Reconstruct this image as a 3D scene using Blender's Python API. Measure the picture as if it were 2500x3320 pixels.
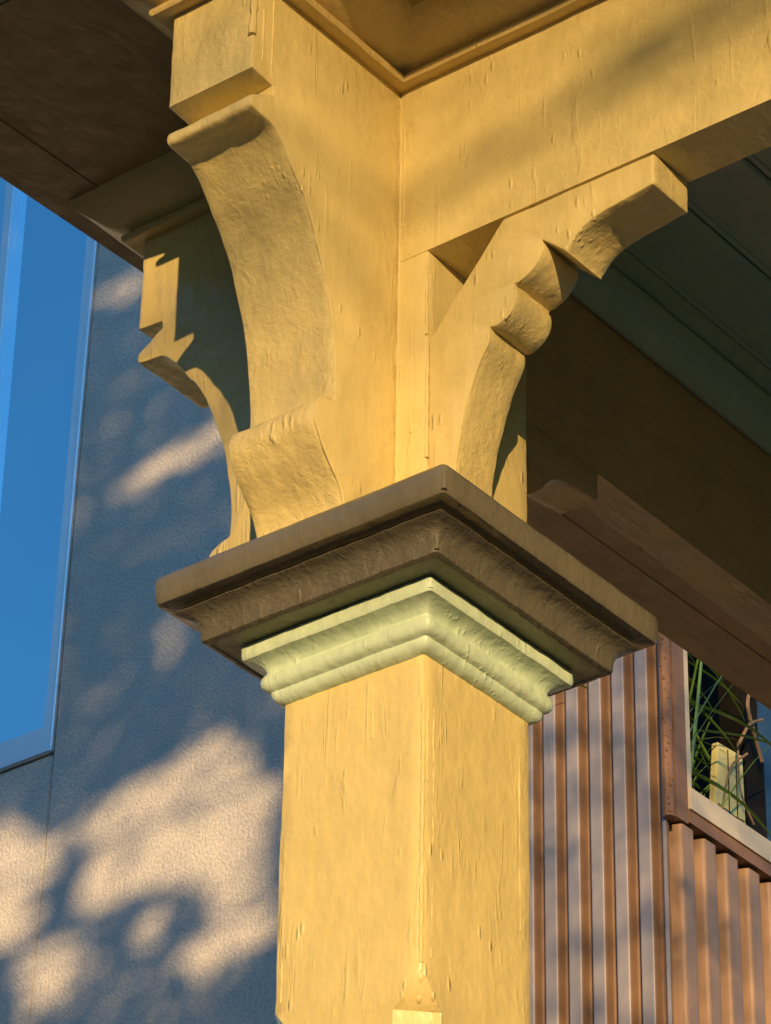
import bpy, bmesh, math, random
from mathutils import Vector, Matrix, noise

# ------------------------------------------------------------------ camera, sky, sun
scene = bpy.context.scene
for o in list(bpy.data.objects):
    bpy.data.objects.remove(o)
COL = scene.collection
R = math.radians

SUN_DIR = Vector((1.0, 0.82, 0.14)).normalized()          # towards the low evening sun
cam_data = bpy.data.cameras.new('camera')
cam = bpy.data.objects.new('camera', cam_data)
COL.objects.link(cam)
cam_data.sensor_fit = 'VERTICAL'
cam_data.sensor_height = 24.0
cam_data.lens = 24.0 * 8000.0 / 2212.4
cam_data.clip_start = 0.05
cam_data.clip_end = 3000.0
fw = Vector((-0.6670, -0.5237, 0.5300)).normalized()
rt = Vector((-0.6105, 0.7919, 0.0141))
rt = (rt - fw * rt.dot(fw)).normalized()
up = rt.cross(fw)
m = Matrix((rt, up, -fw)).transposed().to_4x4()
m.translation = Vector((2.0539, 1.5873, -1.4332))
cam.matrix_world = m
scene.camera = cam

world = bpy.data.worlds.new('World')
scene.world = world
world.use_nodes = True
wn = world.node_tree
bg = wn.nodes['Background']
sky = wn.nodes.new('ShaderNodeTexSky')
sky.sky_type = 'NISHITA'
sky.sun_disc = False
sky.sun_elevation = math.asin(SUN_DIR.z)
sky.sun_rotation = math.atan2(SUN_DIR.x, SUN_DIR.y)
sky.air_density = 1.0
sky.dust_density = 0.0
sky.ozone_density = 4.0
tint = wn.nodes.new('ShaderNodeMix')                        # the camera's white balance: evening sky reads bluer
tint.data_type = 'RGBA'
tint.blend_type = 'MULTIPLY'
tint.inputs[0].default_value = 1.0
tint.inputs[7].default_value = (0.98, 1.06, 0.98, 1)
wn.links.new(sky.outputs[0], tint.inputs[6])
wn.links.new(tint.outputs[2], bg.inputs[0])
bg.inputs[1].default_value = 0.15

sun_data = bpy.data.lights.new('sun', 'SUN')
sun_data.energy = 2.5
sun_data.angle = R(0.45)
sun_data.color = (1.0, 0.66, 0.31)
sun = bpy.data.objects.new('sun', sun_data)
COL.objects.link(sun)
sun.rotation_euler = SUN_DIR.to_track_quat('Z', 'Y').to_euler()
sun.location = SUN_DIR * 30

scene.view_settings.view_transform = 'Standard'
scene.view_settings.look = 'None'
scene.view_settings.exposure = 1.15
scene.view_settings.gamma = 1.0
scene.view_settings.use_curve_mapping = False
scene.render.engine = 'CYCLES'

# ------------------------------------------------------------------ materials
class NT:
    def __init__(s, name):
        s.m = bpy.data.materials.new(name)
        s.m.use_nodes = True
        s.t = s.m.node_tree
        s.b = s.t.nodes['Principled BSDF']
        s.co = s.n('ShaderNodeTexCoord').outputs['Object']
    def n(s, typ, **kw):
        nd = s.t.nodes.new(typ)
        for k, v in kw.items():
            setattr(nd, k, v)
        return nd
    def link(s, a, b):
        s.t.links.new(a, b)
    def mapping(s, scale, rot=(0, 0, 0)):
        mp = s.n('ShaderNodeMapping')
        mp.inputs['Scale'].default_value = scale
        mp.inputs['Rotation'].default_value = rot
        s.link(s.co, mp.inputs['Vector'])
        return mp.outputs[0]
    def noise(s, scale=(1, 1, 1), detail=3, rough=0.55, dist=0.0):
        nd = s.n('ShaderNodeTexNoise')
        nd.inputs['Scale'].default_value = 1.0
        nd.inputs['Detail'].default_value = detail
        nd.inputs['Roughness'].default_value = rough
        nd.inputs['Distortion'].default_value = dist
        s.link(s.mapping(scale), nd.inputs['Vector'])
        return nd.outputs['Fac']
    def voro(s, scale, feature='F1', out='Distance'):
        nd = s.n('ShaderNodeTexVoronoi')
        nd.feature = feature
        nd.inputs['Scale'].default_value = 1.0
        s.link(s.mapping(scale), nd.inputs['Vector'])
        return nd
    def rng(s, v, a, b, c=0.0, d=1.0, smooth=True):
        nd = s.n('ShaderNodeMapRange')
        if smooth:
            nd.interpolation_type = 'SMOOTHSTEP'
        for i, x in enumerate((a, b, c, d)):
            nd.inputs[i + 1].default_value = x
        s.link(v, nd.inputs[0])
        return nd.outputs[0]
    def math(s, op, a, b=None):
        nd = s.n('ShaderNodeMath', operation=op)
        for i, x in enumerate((a, b)):
            if x is None:
                continue
            if isinstance(x, (int, float)):
                nd.inputs[i].default_value = x
            else:
                s.link(x, nd.inputs[i])
        return nd.outputs[0]
    def mix(s, fac, a, b):
        nd = s.n('ShaderNodeMix', data_type='RGBA')
        if isinstance(fac, (int, float)):
            nd.inputs[0].default_value = fac
        else:
            s.link(fac, nd.inputs[0])
        for i, x in ((6, a), (7, b)):
            if isinstance(x, tuple):
                nd.inputs[i].default_value = (*x, 1)
            else:
                s.link(x, nd.inputs[i])
        return nd.outputs[2]
    def bump(s, h, dist, strength=1.0, prev=None):
        nd = s.n('ShaderNodeBump')
        nd.inputs['Distance'].default_value = dist
        nd.inputs['Strength'].default_value = strength
        s.link(h, nd.inputs['Height'])
        if prev is not None:
            s.link(prev, nd.inputs['Normal'])
        return nd.outputs[0]
    def done(s, color, rough, normal=None, metallic=0.0, spec=0.5):
        for nm, v in (('Base Color', color), ('Roughness', rough), ('Metallic', metallic)):
            if isinstance(v, tuple):
                s.b.inputs[nm].default_value = (*v, 1)
            elif isinstance(v, (int, float)):
                s.b.inputs[nm].default_value = v
            else:
                s.link(v, s.b.inputs[nm])
        s.b.inputs['Specular IOR Level'].default_value = spec
        if normal is not None:
            s.link(normal, s.b.inputs['Normal'])
        return s.m

def mul(c, k):
    return tuple(min(1.0, x * k) for x in c)

def paint(name, base, rough=0.42, drips=1.0, crust=0.0, grain=1.0, axis=2, worn=None):
    """Old, thick, many-coated house paint over wood."""
    t = NT(name)
    st = [70.0, 70.0, 70.0]
    st[axis] = 9.0
    gr = [330.0, 330.0, 330.0]
    gr[axis] = 22.0
    dr = [150.0, 150.0, 150.0]
    dr[axis] = 42.0
    patch = t.noise((7, 7, 7), 4, 0.6)
    col = t.mix(t.rng(patch, 0.3, 0.7), mul(base, 0.93), mul(base, 1.06))
    # small pits and specks of dirt
    vs = t.voro((70, 70, 55))
    speck = t.math('MULTIPLY', t.rng(vs.outputs['Distance'], 0.05, 0.09, 1, 0),
                   t.rng(t.n('ShaderNodeSeparateColor').outputs[0], 0, 1)) if False else t.rng(vs.outputs['Distance'], 0.045, 0.075, 1, 0)
    gate = t.rng(t.noise((16, 16, 16), 2), 0.60, 0.68)
    speck = t.math('MULTIPLY', speck, gate)
    col = t.mix(t.math('MULTIPLY', speck, 0.30), col, mul(base, 0.28))
    # faint long stains running down and a little grime in the hollows of the brushwork
    stn = [34.0, 34.0, 34.0]
    stn[axis] = 3.0
    col = t.mix(t.math('MULTIPLY', t.rng(t.noise(tuple(stn), 4, 0.6), 0.52, 0.74), 0.30), col, mul(base, 0.72))
    ridge = t.noise(tuple(st), 4, 0.62, 0.4)
    n = None
    # slow unevenness of the board
    n = t.bump(t.noise((24, 24, 24), 3), 0.0040, 0.65, n)
    lm = [75.0, 75.0, 75.0]
    lm[axis] = 38.0
    n = t.bump(t.noise(tuple(lm), 2, 0.5), 0.0016, 0.55, n)
    # long runs and brush ridges
    n = t.bump(t.rng(ridge, 0.57, 0.80), 0.0014 * drips, 0.65, n)
    st2 = [200.0, 200.0, 200.0]
    st2[axis] = 26.0
    n = t.bump(t.noise(tuple(st2), 3, 0.6, 0.3), 0.0004 * drips, 0.4, n)
    # wood grain telegraphing through the coats
    n = t.bump(t.noise(tuple(gr), 3, 0.6), 0.00018 * grain, 0.5, n)
    # drops and blisters
    vd = t.voro(tuple(dr))
    drop = t.math('MULTIPLY', t.rng(vd.outputs['Distance'], 0.10, 0.36, 1, 0),
                  t.rng(t.noise((20, 20, 20), 2), 0.58, 0.68))
    n = t.bump(drop, 0.0012 * drips, 0.8, n)
    if crust > 0:
        cr = t.noise((140, 140, 140), 7, 0.68, 0.8)
        zone = t.rng(t.noise((18, 18, 18), 3), 0.36, 0.62, 0.35, 1.0)
        n = t.bump(t.math('MULTIPLY', cr, zone), 0.0028 * crust, 0.8, n)
        n = t.bump(t.noise((60, 60, 60), 4, 0.6, 0.6), 0.0032 * crust, 0.65, n)
        col = t.mix(t.math('MULTIPLY', t.rng(cr, 0.40, 0.28), 0.5 * min(1, crust)), col, mul(base, 0.45))
    n = t.bump(speck, -0.0006, 0.5, n)
    if worn:
        # bare, weather-browned patches where the coats have come off: boxes in object space with ragged rims
        sx = t.n('ShaderNodeSeparateXYZ'); t.link(t.co, sx.inputs[0])
        w1 = t.math('MULTIPLY', t.math('SUBTRACT', t.noise((55, 55, 55), 5, 0.65), 0.5), 0.022)
        tot = None
        for lo, hi in worn:
            mk = None
            for ax in range(3):
                for lim, sg in ((lo[ax], 1), (hi[ax], -1)):
                    v = t.math('MULTIPLY', t.math('SUBTRACT', sx.outputs[ax], lim), sg)
                    v = t.math('ADD', v, w1)
                    mk = v if mk is None else t.math('MINIMUM', mk, v)
            tot = mk if tot is None else t.math('MAXIMUM', tot, mk)
        msk = t.rng(tot, -0.0010, 0.0014)
        col = t.mix(msk, col, (0.22, 0.156, 0.062))
        n = t.bump(msk, -0.0016, 0.9, n)
    r = t.rng(t.noise((40, 40, 40), 3), 0.3, 0.7, rough - 0.07, rough + 0.10)
    return t.done(col, r, n)

YEL = (0.725, 0.592, 0.24)
M = {}
M['yellow'] = paint('yellow_house_paint', YEL, 0.31, 1.0, 0.0)
M['yellow_rough'] = paint('yellow_house_paint_crusted', YEL, 0.38, 0.8, 0.62)
M['yellow_soft'] = paint('yellow_house_paint_lightly_crusted', YEL, 0.33, 1.0, 0.35)
BRN = (0.165, 0.148, 0.100)
M['brown'] = paint('brown_trim_paint', mul(BRN, 0.92), 0.22, 0.4, 0.10)
M['brown_rough'] = paint('brown_trim_paint_crusted', mul(BRN, 0.78), 0.36, 0.6, 0.8)
GRN = (0.58, 0.71, 0.51)
M['green'] = paint('pale_green_trim_paint', GRN, 0.34, 0.5, 0.26)
M['green_dark'] = paint('sage_green_trim_paint', (0.20, 0.21, 0.12), 0.4, 0.6, 0.25)
M['ceiling'] = paint('porch_ceiling_green_paint', (0.42, 0.52, 0.37), 0.34, 0.3, 0.0, 0.7, 0)
M['crown'] = paint('yellow_crown_moulding_paint', (0.60, 0.45, 0.17), 0.34, 0.8, 0.5)
M['beam_shade'] = paint('shade_browned_yellow_beam_paint', (0.58, 0.40, 0.165), 0.4, 0.8, 0.5, 1, 0)  # the yellow paint browned, with the porch shade put into its colour
M['soffit_bounce'] = paint('soffit_paint_lightened_for_bounce', (0.46, 0.29, 0.115), 0.5, 0.3, 0.25, 0.6, 0)  # lighter copy of the soffit paint, bounce light put into its colour
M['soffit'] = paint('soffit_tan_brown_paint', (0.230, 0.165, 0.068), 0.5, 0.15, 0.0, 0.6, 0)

def simple(name, base, rough, var=0.1, scale=20, bump=0.0, bscale=80, metallic=0.0, spec=0.5):
    t = NT(name)
    c = t.mix(t.rng(t.noise((scale,) * 3, 4, 0.6), 0.3, 0.7), mul(base, 1 - var), mul(base, 1 + var))
    n = t.bump(t.noise((bscale,) * 3, 4, 0.6), bump, 0.8) if bump else None
    return t.done(c, rough, n, metallic, spec)

def stucco():
    t = NT('grey_fine_stucco')
    base = (0.90, 0.85, 0.78)
    c = t.mix(t.rng(t.noise((3, 3, 3), 4, 0.6), 0.3, 0.7), mul(base, 0.95), mul(base, 1.05))
    c = t.mix(t.math('MULTIPLY', t.rng(t.noise((5, 5, 0.8), 5, 0.65), 0.48, 0.72), 0.5), c, mul(base, 0.80))
    g = t.noise((120, 120, 120), 4, 0.7)
    c = t.mix(t.rng(g, 0.36, 0.60), mul(base, 0.82), c)
    n = t.bump(g, 0.014, 0.7)
    n = t.bump(t.noise((230, 230, 230), 3, 0.6), 0.003, 0.6, n)
    return t.done(c, 0.9, n, 0, 0.2)
M['stucco'] = stucco()
M['joint'] = simple('dark_panel_joint', (0.05, 0.048, 0.045), 0.9)
M['frame'] = simple('silvery_anodised_window_frame', (0.93, 0.95, 0.97), 0.22, 0.02, 4, 0, 80, 0.85)
def glass():
    t = NT('blue_coated_window_glass')
    n = t.bump(t.noise((1.2, 1.2, 0.8), 2), 0.004, 0.25)
    c = t.mix(t.rng(t.noise((1.5, 1.5, 0.6), 2), 0.35, 0.65), (0.42, 0.80, 0.98), (0.48, 0.84, 1.0))
    return t.done(c, 0.03, n, 1.0)
M['glass'] = glass()
def rust(name, base, rough, metal):
    t = NT(name)
    c = t.mix(t.rng(t.noise((9, 9, 3), 4, 0.6), 0.3, 0.7), mul(base, 0.88), mul(base, 1.10))
    c = t.mix(t.rng(t.noise((60, 60, 6), 3, 0.6), 0.55, 0.75), c, mul(base, 0.82))
    n = t.bump(t.noise((30, 30, 30), 3, 0.6), 0.0012, 0.4)
    return t.done(c, rough, n, metal, 0.5)
M['rust_shade'] = rust('rusty_flank_darkened_for_shade', (0.25, 0.145, 0.080), 0.5, 0.1)  # the sheet's rust brown, darkened to carry the shade on the flanks
M['rust_crest'] = rust('worn_grey_crest_of_corrugated_sheet', (0.46, 0.42, 0.42), 0.42, 0.15)
M['rust'] = rust('brown_corrugated_sheet', (0.40, 0.245, 0.145), 0.45, 0.1)
M['casing'] = simple('brown_casing_board', (0.30, 0.155, 0.075), 0.5, 0.12, 14, 0.001, 60)
M['sill'] = simple('off_white_painted_board', (0.72, 0.60, 0.42), 0.5, 0.06, 10, 0.001, 60)
M['bark'] = simple('tree_bark', (0.12, 0.09, 0.06), 0.9, 0.3, 25, 0.01, 60)
M['leaf'] = simple('tree_leaf', (0.06, 0.09, 0.03), 0.55, 0.35, 6)
M['grass'] = simple('green_strap_leaf', (0.115, 0.23, 0.045), 0.4, 0.4, 9)
M['stake'] = simple('pale_yellow_green_board', (0.72, 0.66, 0.28), 0.6, 0.08, 18, 0.001, 50)
M['stem'] = simple('dry_brown_stem', (0.30, 0.20, 0.11), 0.8, 0.2, 30)
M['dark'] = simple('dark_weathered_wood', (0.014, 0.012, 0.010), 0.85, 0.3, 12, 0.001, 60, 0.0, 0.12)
M['unlit'] = simple('shade_black_opening_board', (0.004, 0.0037, 0.0035), 0.9, 0.2, 12, 0, 60, 0.0, 0.08)  # near-black colour stands in for the unlit depth of the opening
M['blue'] = simple('blue_painted_panel', (0.03, 0.08, 0.16), 0.5, 0.08, 8)
M['ground'] = simple('grey_brown_paving', (0.17, 0.15, 0.13), 0.9, 0.25, 1.3, 0.01, 20)
M['deck'] = simple('porch_deck_boards', (0.25, 0.20, 0.15), 0.6, 0.2, 5)
M['siding'] = simple('house_wall_paint', (0.55, 0.40, 0.16), 0.6, 0.05, 5)
M['roof'] = simple('dark_roof_shingle', (0.08, 0.075, 0.07), 0.9, 0.2, 12)
M['cobweb'] = simple('pale_caulk_line', (0.62, 0.55, 0.42), 0.5, 0.05, 20)

# ------------------------------------------------------------------ object helpers
def base_of(parent):
    p = Vector((0, 0, 0))
    while parent is not None:
        p += parent.location
        parent = parent.parent
    return p

def thing(name, label, cat, loc, group=None):
    o = bpy.data.objects.new(name, None)
    COL.objects.link(o)
    o.location = loc
    o.empty_display_size = 0.05
    o['label'] = label
    o['category'] = cat
    if group:
        o['group'] = group
    return o

def obj(name, bm, mats, parent=None, label=None, smooth=35, kind=None):
    """Link bm (in world coordinates) as one mesh object under parent."""
    off = base_of(parent)
    bmesh.ops.recalc_face_normals(bm, faces=bm.faces)
    for v in bm.verts:
        v.co -= off
    me = bpy.data.meshes.new(name)
    bm.to_mesh(me)
    bm.free()
    for mt in (mats if isinstance(mats, (list, tuple)) else [mats]):
        me.materials.append(mt)
    for p in me.polygons:
        p.use_smooth = True
    me.set_sharp_from_angle(angle=R(smooth))
    o = bpy.data.objects.new(name, me)
    COL.objects.link(o)
    o.parent = parent
    if label:
        o['label'] = label
    if kind:
        o['kind'] = kind
    return o

def wob(p, amp, f1=22.0, f2=95.0):
    """Small hand-made unevenness at world point p (metres)."""
    a = noise.noise(Vector(p) * f1)
    b = noise.noise(Vector(p) * f2 + Vector((7.3, 1.1, 4.9)))
    return amp * (0.75 * a + 0.6 * b)

def resample(poly, step):
    out = []
    n = len(poly)
    for i in range(n):
        a, b = Vector(poly[i]), Vector(poly[(i + 1) % n])
        k = max(1, int((b - a).length / step))
        for j in range(k):
            out.append(a.lerp(b, j / k))
    return out

def smooth_curve(pts, n=5):
    """Catmull-Rom through an open list of 2-D points."""
    P = [Vector(p) for p in pts]
    out = []
    for i in range(len(P) - 1):
        p0 = P[i - 1] if i else P[i] * 2 - P[i + 1]
        p3 = P[i + 2] if i + 2 < len(P) else P[i + 1] * 2 - P[i]
        p1, p2 = P[i], P[i + 1]
        for j in range(n):
            t = j / n
            out.append(0.5 * ((2 * p1) + (p2 - p0) * t + (2 * p0 - 5 * p1 + 4 * p2 - p3) * t * t
                              + (3 * p1 - p0 - 3 * p2 + p3) * t ** 3))
    out.append(P[-1])
    return [tuple(v) for v in out]

def prism(poly, to3d, lo, hi, bev=0.0012, step=0.006, jit=0.0004, rows=None, bm=None, wob_f=(22, 95)):
    """Extrude the closed 2-D outline along a third axis with softened, slightly wavy edges.
    to3d(a, b, c): outline coordinates a, b and depth c to a world point. Side faces get material 1."""
    bm = bm or bmesh.new()
    pts = resample(poly, step)
    area = sum(pts[i].x * pts[(i + 1) % len(pts)].y - pts[(i + 1) % len(pts)].x * pts[i].y for i in range(len(pts)))
    if area < 0:
        pts.reverse()
    n = len(pts)
    nor = []
    for i in range(n):
        d1 = (pts[i] - pts[i - 1])
        d2 = (pts[(i + 1) % n] - pts[i])
        d1 = d1.normalized() if d1.length else d2.normalized()
        d2 = d2.normalized() if d2.length else d1
        v = Vector((d1.y + d2.y, -(d1.x + d2.x)))
        nor.append(v.normalized() if v.length > 1e-6 else Vector((d2.y, -d2.x)))
    th = hi - lo
    k = rows or max(2, int(th / 0.008))
    b = min(bev, th * 0.3)
    levels = [(lo, b), (lo + b * 0.3, b * 0.3), (lo + b, 0)]
    levels += [(lo + b + (th - 2 * b) * i / k, 0) for i in range(1, k)]
    levels += [(hi - b, 0), (hi - b * 0.3, b * 0.3), (hi, b)]
    rings = []
    for c, ins in levels:
        ring = []
        for i in range(n):
            p = pts[i] - nor[i] * ins
            q = to3d(p.x, p.y, c)
            w = wob(q, jit, *wob_f)
            p = p + nor[i] * w
            ring.append(bm.verts.new(to3d(p.x, p.y, c)))
        rings.append(ring)
    for r in range(len(rings) - 1):
        for i in range(n):
            f = bm.faces.new((rings[r][i], rings[r][(i + 1) % n], rings[r + 1][(i + 1) % n], rings[r + 1][i]))
            f.material_index = 1 if 2 <= r < len(rings) - 3 else 0
    bm.faces.new(list(reversed(rings[0])))
    bm.faces.new(rings[-1])
    return bm

def box(x0, x1, y0, y1, z0, z1, bev=0.0015, step=0.02, jit=0.0004, axis='x', bm=None):
    """Soft-edged board, long along axis."""
    if axis == 'x':
        return prism([(y0, z0), (y1, z0), (y1, z1), (y0, z1)], lambda a, b, c: Vector((c, a, b)), x0, x1, bev, step, jit,
                     max(2, int((x1 - x0) / 0.025)) if jit else 1, bm)
    if axis == 'y':
        return prism([(x0, z0), (x1, z0), (x1, z1), (x0, z1)], lambda a, b, c: Vector((a, c, b)), y0, y1, bev, step, jit,
                     max(2, int((y1 - y0) / 0.025)) if jit else 1, bm)
    return prism([(x0, y0), (x1, y0), (x1, y1), (x0, y1)], lambda a, b, c: Vector((a, b, c)), z0, z1, bev, step, jit,
                 max(2, int((z1 - z0) / 0.025)) if jit else 1, bm)

def square_loft(profile, nseg=14, jit=0.0004, cap_bottom=True, cap_top=True, bm=None):
    """Loft square rings: profile rows are (half size, z, corner cut)."""
    bm = bm or bmesh.new()
    rings = []
    for d, z, c in profile:
        ring = []
        cor = [(1, 1), (-1, 1), (-1, -1), (1, -1)]
        for k in range(4):
            sx, sy = cor[k]
            nx, ny = cor[(k + 1) % 4]
            # the corner: three points, the middle one slightly proud of the cut
            if k % 2 == 0:
                p1 = Vector((sx * d, sy * (d - c))); p2 = Vector((sx * (d - c), sy * d))
            else:
                p1 = Vector((sx * (d - c), sy * d)); p2 = Vector((sx * d, sy * (d - c)))
            bulge = 0.21 * c if c < 0.006 else 0.0
            pm = (p1 + p2) / 2 + Vector((sx, sy)).normalized() * bulge
            ring += [p1, pm, p2]
            if (k + 1) % 2 == 0:
                e = Vector((nx * d, ny * (d - c)))
            else:
                e = Vector((nx * (d - c), ny * d))
            for j in range(1, nseg):
                ring.append(p2.lerp(e, j / nseg))
        vs = []
        for p in ring:
            q = Vector((p.x, p.y, z))
            w = wob(q, jit)
            out = Vector((p.x, p.y, 0))
            mx = max(abs(p.x), abs(p.y))
            o2 = Vector((math.copysign(1, p.x) if abs(p.x) > mx - 1e-3 else 0,
                         math.copysign(1, p.y) if abs(p.y) > mx - 1e-3 else 0, 0))
            vs.append(bm.verts.new(q + o2 * w + Vector((0, 0, wob(q * 1.3, jit * 0.8)))))
        rings.append(vs)
    n = len(rings[0])
    for r in range(len(rings) - 1):
        for i in range(n):
            bm.faces.new((rings[r][i], rings[r][(i + 1) % n], rings[r + 1][(i + 1) % n], rings[r + 1][i]))
    if cap_bottom:
        bm.faces.new(list(reversed(rings[0])))
    if cap_top:
        bm.faces.new(rings[-1])
    return bm

def sweep(path, profile, step=0.012, jit=0.0004, left=True):
    """Sweep a moulding profile (offset out of the wall, z) along a horizontal mitred path."""
    P = [Vector(p) for p in path]
    n = len(P)
    miters = []
    for i in range(n):
        ds = []
        if i > 0: ds.append((P[i] - P[i - 1]).normalized())
        if i < n - 1: ds.append((P[i + 1] - P[i]).normalized())
        ns = [Vector((-d.y, d.x)) if left else Vector((d.y, -d.x)) for d in ds]
        if len(ns) == 1:
            miters.append(ns[0])
        else:
            b = (ns[0] + ns[1])
            miters.append(b / (1 + ns[0].dot(ns[1])))
    stations = []
    for i in range(n - 1):
        k = max(1, int((P[i + 1] - P[i]).length / step))
        for j in range(k):
            t = j / k
            stations.append((P[i].lerp(P[i + 1], t), miters[i].lerp(miters[i + 1], t)))
    stations.append((P[-1], miters[-1]))
    bm = bmesh.new()
    rows = []
    for p, mi in stations:
        row = []
        for o, z in profile:
            q = p + mi * o
            w = Vector((q.x, q.y, z))
            k = wob(w, jit)
            q = p + mi * (o + k)
            row.append(bm.verts.new((q.x, q.y, z + wob(w * 1.4, jit))))
        rows.append(row)
    for a, b in zip(rows, rows[1:]):
        for i in range(len(profile) - 1):
            bm.faces.new((a[i], a[i + 1], b[i + 1], b[i]))
    bm.faces.new(rows[0]); bm.faces.new(list(reversed(rows[-1])))
    for a, b in zip(rows, rows[1:]):
        bm.faces.new((a[0], a[-1], b[-1], b[0]))
    return bm

def tube(pts, rad, seg=8, bm=None, jit=0.0):
    """Tapered round bar through 3-D points; rad is a number or a list."""
    bm = bm or bmesh.new()
    P = [Vector(p) for p in pts]
    rings = []
    for i, p in enumerate(P):
        d = (P[min(i + 1, len(P) - 1)] - P[max(i - 1, 0)]).normalized()
        a = d.orthogonal().normalized() if i == 0 else (rings_a - d * rings_a.dot(d)).normalized()
        rings_a = a
        b = d.cross(a)
        r = rad[i] if isinstance(rad, (list, tuple)) else rad
        ring = []
        for k in range(seg):
            t = 2 * math.pi * k / seg
            rr = r * (1 + (wob(p + a * k, jit) if jit else 0))
            ring.append(bm.verts.new(p + (a * math.cos(t) + b * math.sin(t)) * rr))
        rings.append(ring)
    for r0, r1 in zip(rings, rings[1:]):
        for k in range(seg):
            bm.faces.new((r0[k], r0[(k + 1) % seg], r1[(k + 1) % seg], r1[k]))
    bm.faces.new(list(reversed(rings[0]))); bm.faces.new(rings[-1])
    return bm

def blob(bm, c, r, sx=1, sy=1, sz=1):
    ret = bmesh.ops.create_icosphere(bm, subdivisions=2, radius=r)
    for v in ret['verts']:
        k = 1 + 0.2 * noise.noise(Vector(c) * 90 + v.co / r)
        v.co = Vector((v.co.x * sx * k, v.co.y * sy * k, v.co.z * sz * k)) + Vector(c)

random.seed(11)

# ------------------------------------------------------------------ ground
def flat(name, x0, x1, y0, y1, z, mat):
    bm = bmesh.new()
    bm.faces.new([bm.verts.new(p) for p in ((x0, y0, z), (x1, y0, z), (x1, y1, z), (x0, y1, z))])
    o = obj(name, bm, mat)
    o['kind'] = 'structure'
    return o
GZ = -3.0
flat('ground', -1500, 1500, -1500, 1500, GZ, M['ground'])

# ------------------------------------------------------------------ the porch roof: beams, frieze mouldings, soffit, ceiling
H = 0.07                  # half width of the post
BY = 0.0387               # near side face of the front corbel
roof = thing('porch_roof', 'old wooden porch roof corner with yellow beams, dark brown soffit and green board ceiling carried by the post',
             'porch roof', (0.0, 0.0, 0.385))
ZB, ZS, ZC = 0.385, 0.603, 0.590

obj('beam', box(0.019, 0.0706, 0.0395, 2.3, ZB, 0.600, 0.0022, 0.012, 0.0006, 'y'),
    [M['yellow'], M['yellow_soft']], roof, 'sunlit yellow beam running out to the right of the post')
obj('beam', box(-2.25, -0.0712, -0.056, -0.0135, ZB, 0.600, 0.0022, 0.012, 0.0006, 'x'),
    [M['beam_shade'], M['beam_shade']], roof, 'yellow beam with shade-browned paint running back behind the post')

# crown moulding: bead, groove and cove, wrapped around the frieze and both corbel blocks
crown = [(-0.004, 0.5655), (0.0, 0.5645), (0.010, 0.5620), (0.0135, 0.5625), (0.0150, 0.5650), (0.0148, 0.5690), (0.0130, 0.5710), (0.0095, 0.5718),
         (0.0095, 0.5740), (0.018, 0.5765), (0.028, 0.5810), (0.038, 0.5875), (0.047, 0.5955), (0.052, 0.6040), (-0.004, 0.6040)]
BX, CX = 0.2665, 0.2805    # outer faces of the blocks of the front and the left corbel
B0, B1 = -0.0510, BY       # the front corbel in y
C0, C1 = -0.0510, BY       # the left corbel in x
path = [(H, 2.3), (H, B1), (BX, B1), (BX, B0), (H, B0), (H, -H), (C1, -H), (C1, -CX), (C0, -CX), (C0, -H), (-H, -H), (-2.25, -H)]
obj('crown_moulding', sweep(path, crown, 0.010, 0.0007, left=True), M['crown'], roof)

# frieze boards closing the wall above the left-hand beam
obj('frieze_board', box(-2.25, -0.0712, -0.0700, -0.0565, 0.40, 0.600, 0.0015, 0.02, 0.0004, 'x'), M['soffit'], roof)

# soffit: separate boards with fine joints, its outer edge slightly out of square
def quad_board(pts, z0, z1, mat, name, parent, label=None):
    bm = bmesh.new()
    lo = [bm.verts.new((x, y, z0)) for x, y in pts]
    hi = [bm.verts.new((x, y, z1)) for x, y in pts]
    n = len(pts)
    for i in range(n):
        bm.faces.new((lo[i], lo[(i + 1) % n], hi[(i + 1) % n], hi[i]))
    bm.faces.new(list(reversed(lo))); bm.faces.new(hi)
    bmesh.ops.bevel(bm, geom=bm.edges[:], offset=0.0012, segments=2, affect='EDGES')
    return obj(name, bm, mat, parent, label)
XE = 0.333                                                       # how far the eaves come out over the front
def edge_y(x):
    return -0.352 - 0.033 * (x - 0.17) if x > -0.1 else -0.3431 + 0.016 * (-0.1 - x)
xs = [XE, 0.17, -0.1, -0.68, -2.25]
outer = [(x, edge_y(x)) for x in xs]
split = 0.055
for part_xs, mt, lb in ((xs[:3], M['soffit'], 'dark brown soffit board over the left bracket'), ([-0.102] + xs[3:], M['soffit_bounce'], 'soffit board behind the post, its paint lightened for bounce light')):
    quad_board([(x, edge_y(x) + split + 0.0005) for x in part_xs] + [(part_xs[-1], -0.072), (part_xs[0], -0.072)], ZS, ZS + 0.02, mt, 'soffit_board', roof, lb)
for part_xs, mt, lb in ((xs[:3], M['soffit'], 'outer soffit board along the eave edge'), ([-0.102] + xs[3:], M['soffit_bounce'], 'outer soffit board behind the post, its paint lightened for bounce light')):
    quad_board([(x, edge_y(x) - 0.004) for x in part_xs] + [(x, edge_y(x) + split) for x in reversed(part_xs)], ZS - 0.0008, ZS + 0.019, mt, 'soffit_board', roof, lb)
for i in range(5):
    y0 = -0.070 + i * 0.12
    x0 = 0.072 if i else 0.072
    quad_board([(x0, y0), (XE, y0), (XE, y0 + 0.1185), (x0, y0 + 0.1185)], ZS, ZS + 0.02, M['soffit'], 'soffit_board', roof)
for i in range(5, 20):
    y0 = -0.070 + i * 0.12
    quad_board([(0.072, y0), (XE, y0), (XE, y0 + 0.1185), (0.072, y0 + 0.1185)], ZS, ZS + 0.02, M['soffit'], 'soffit_board', roof)
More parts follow.
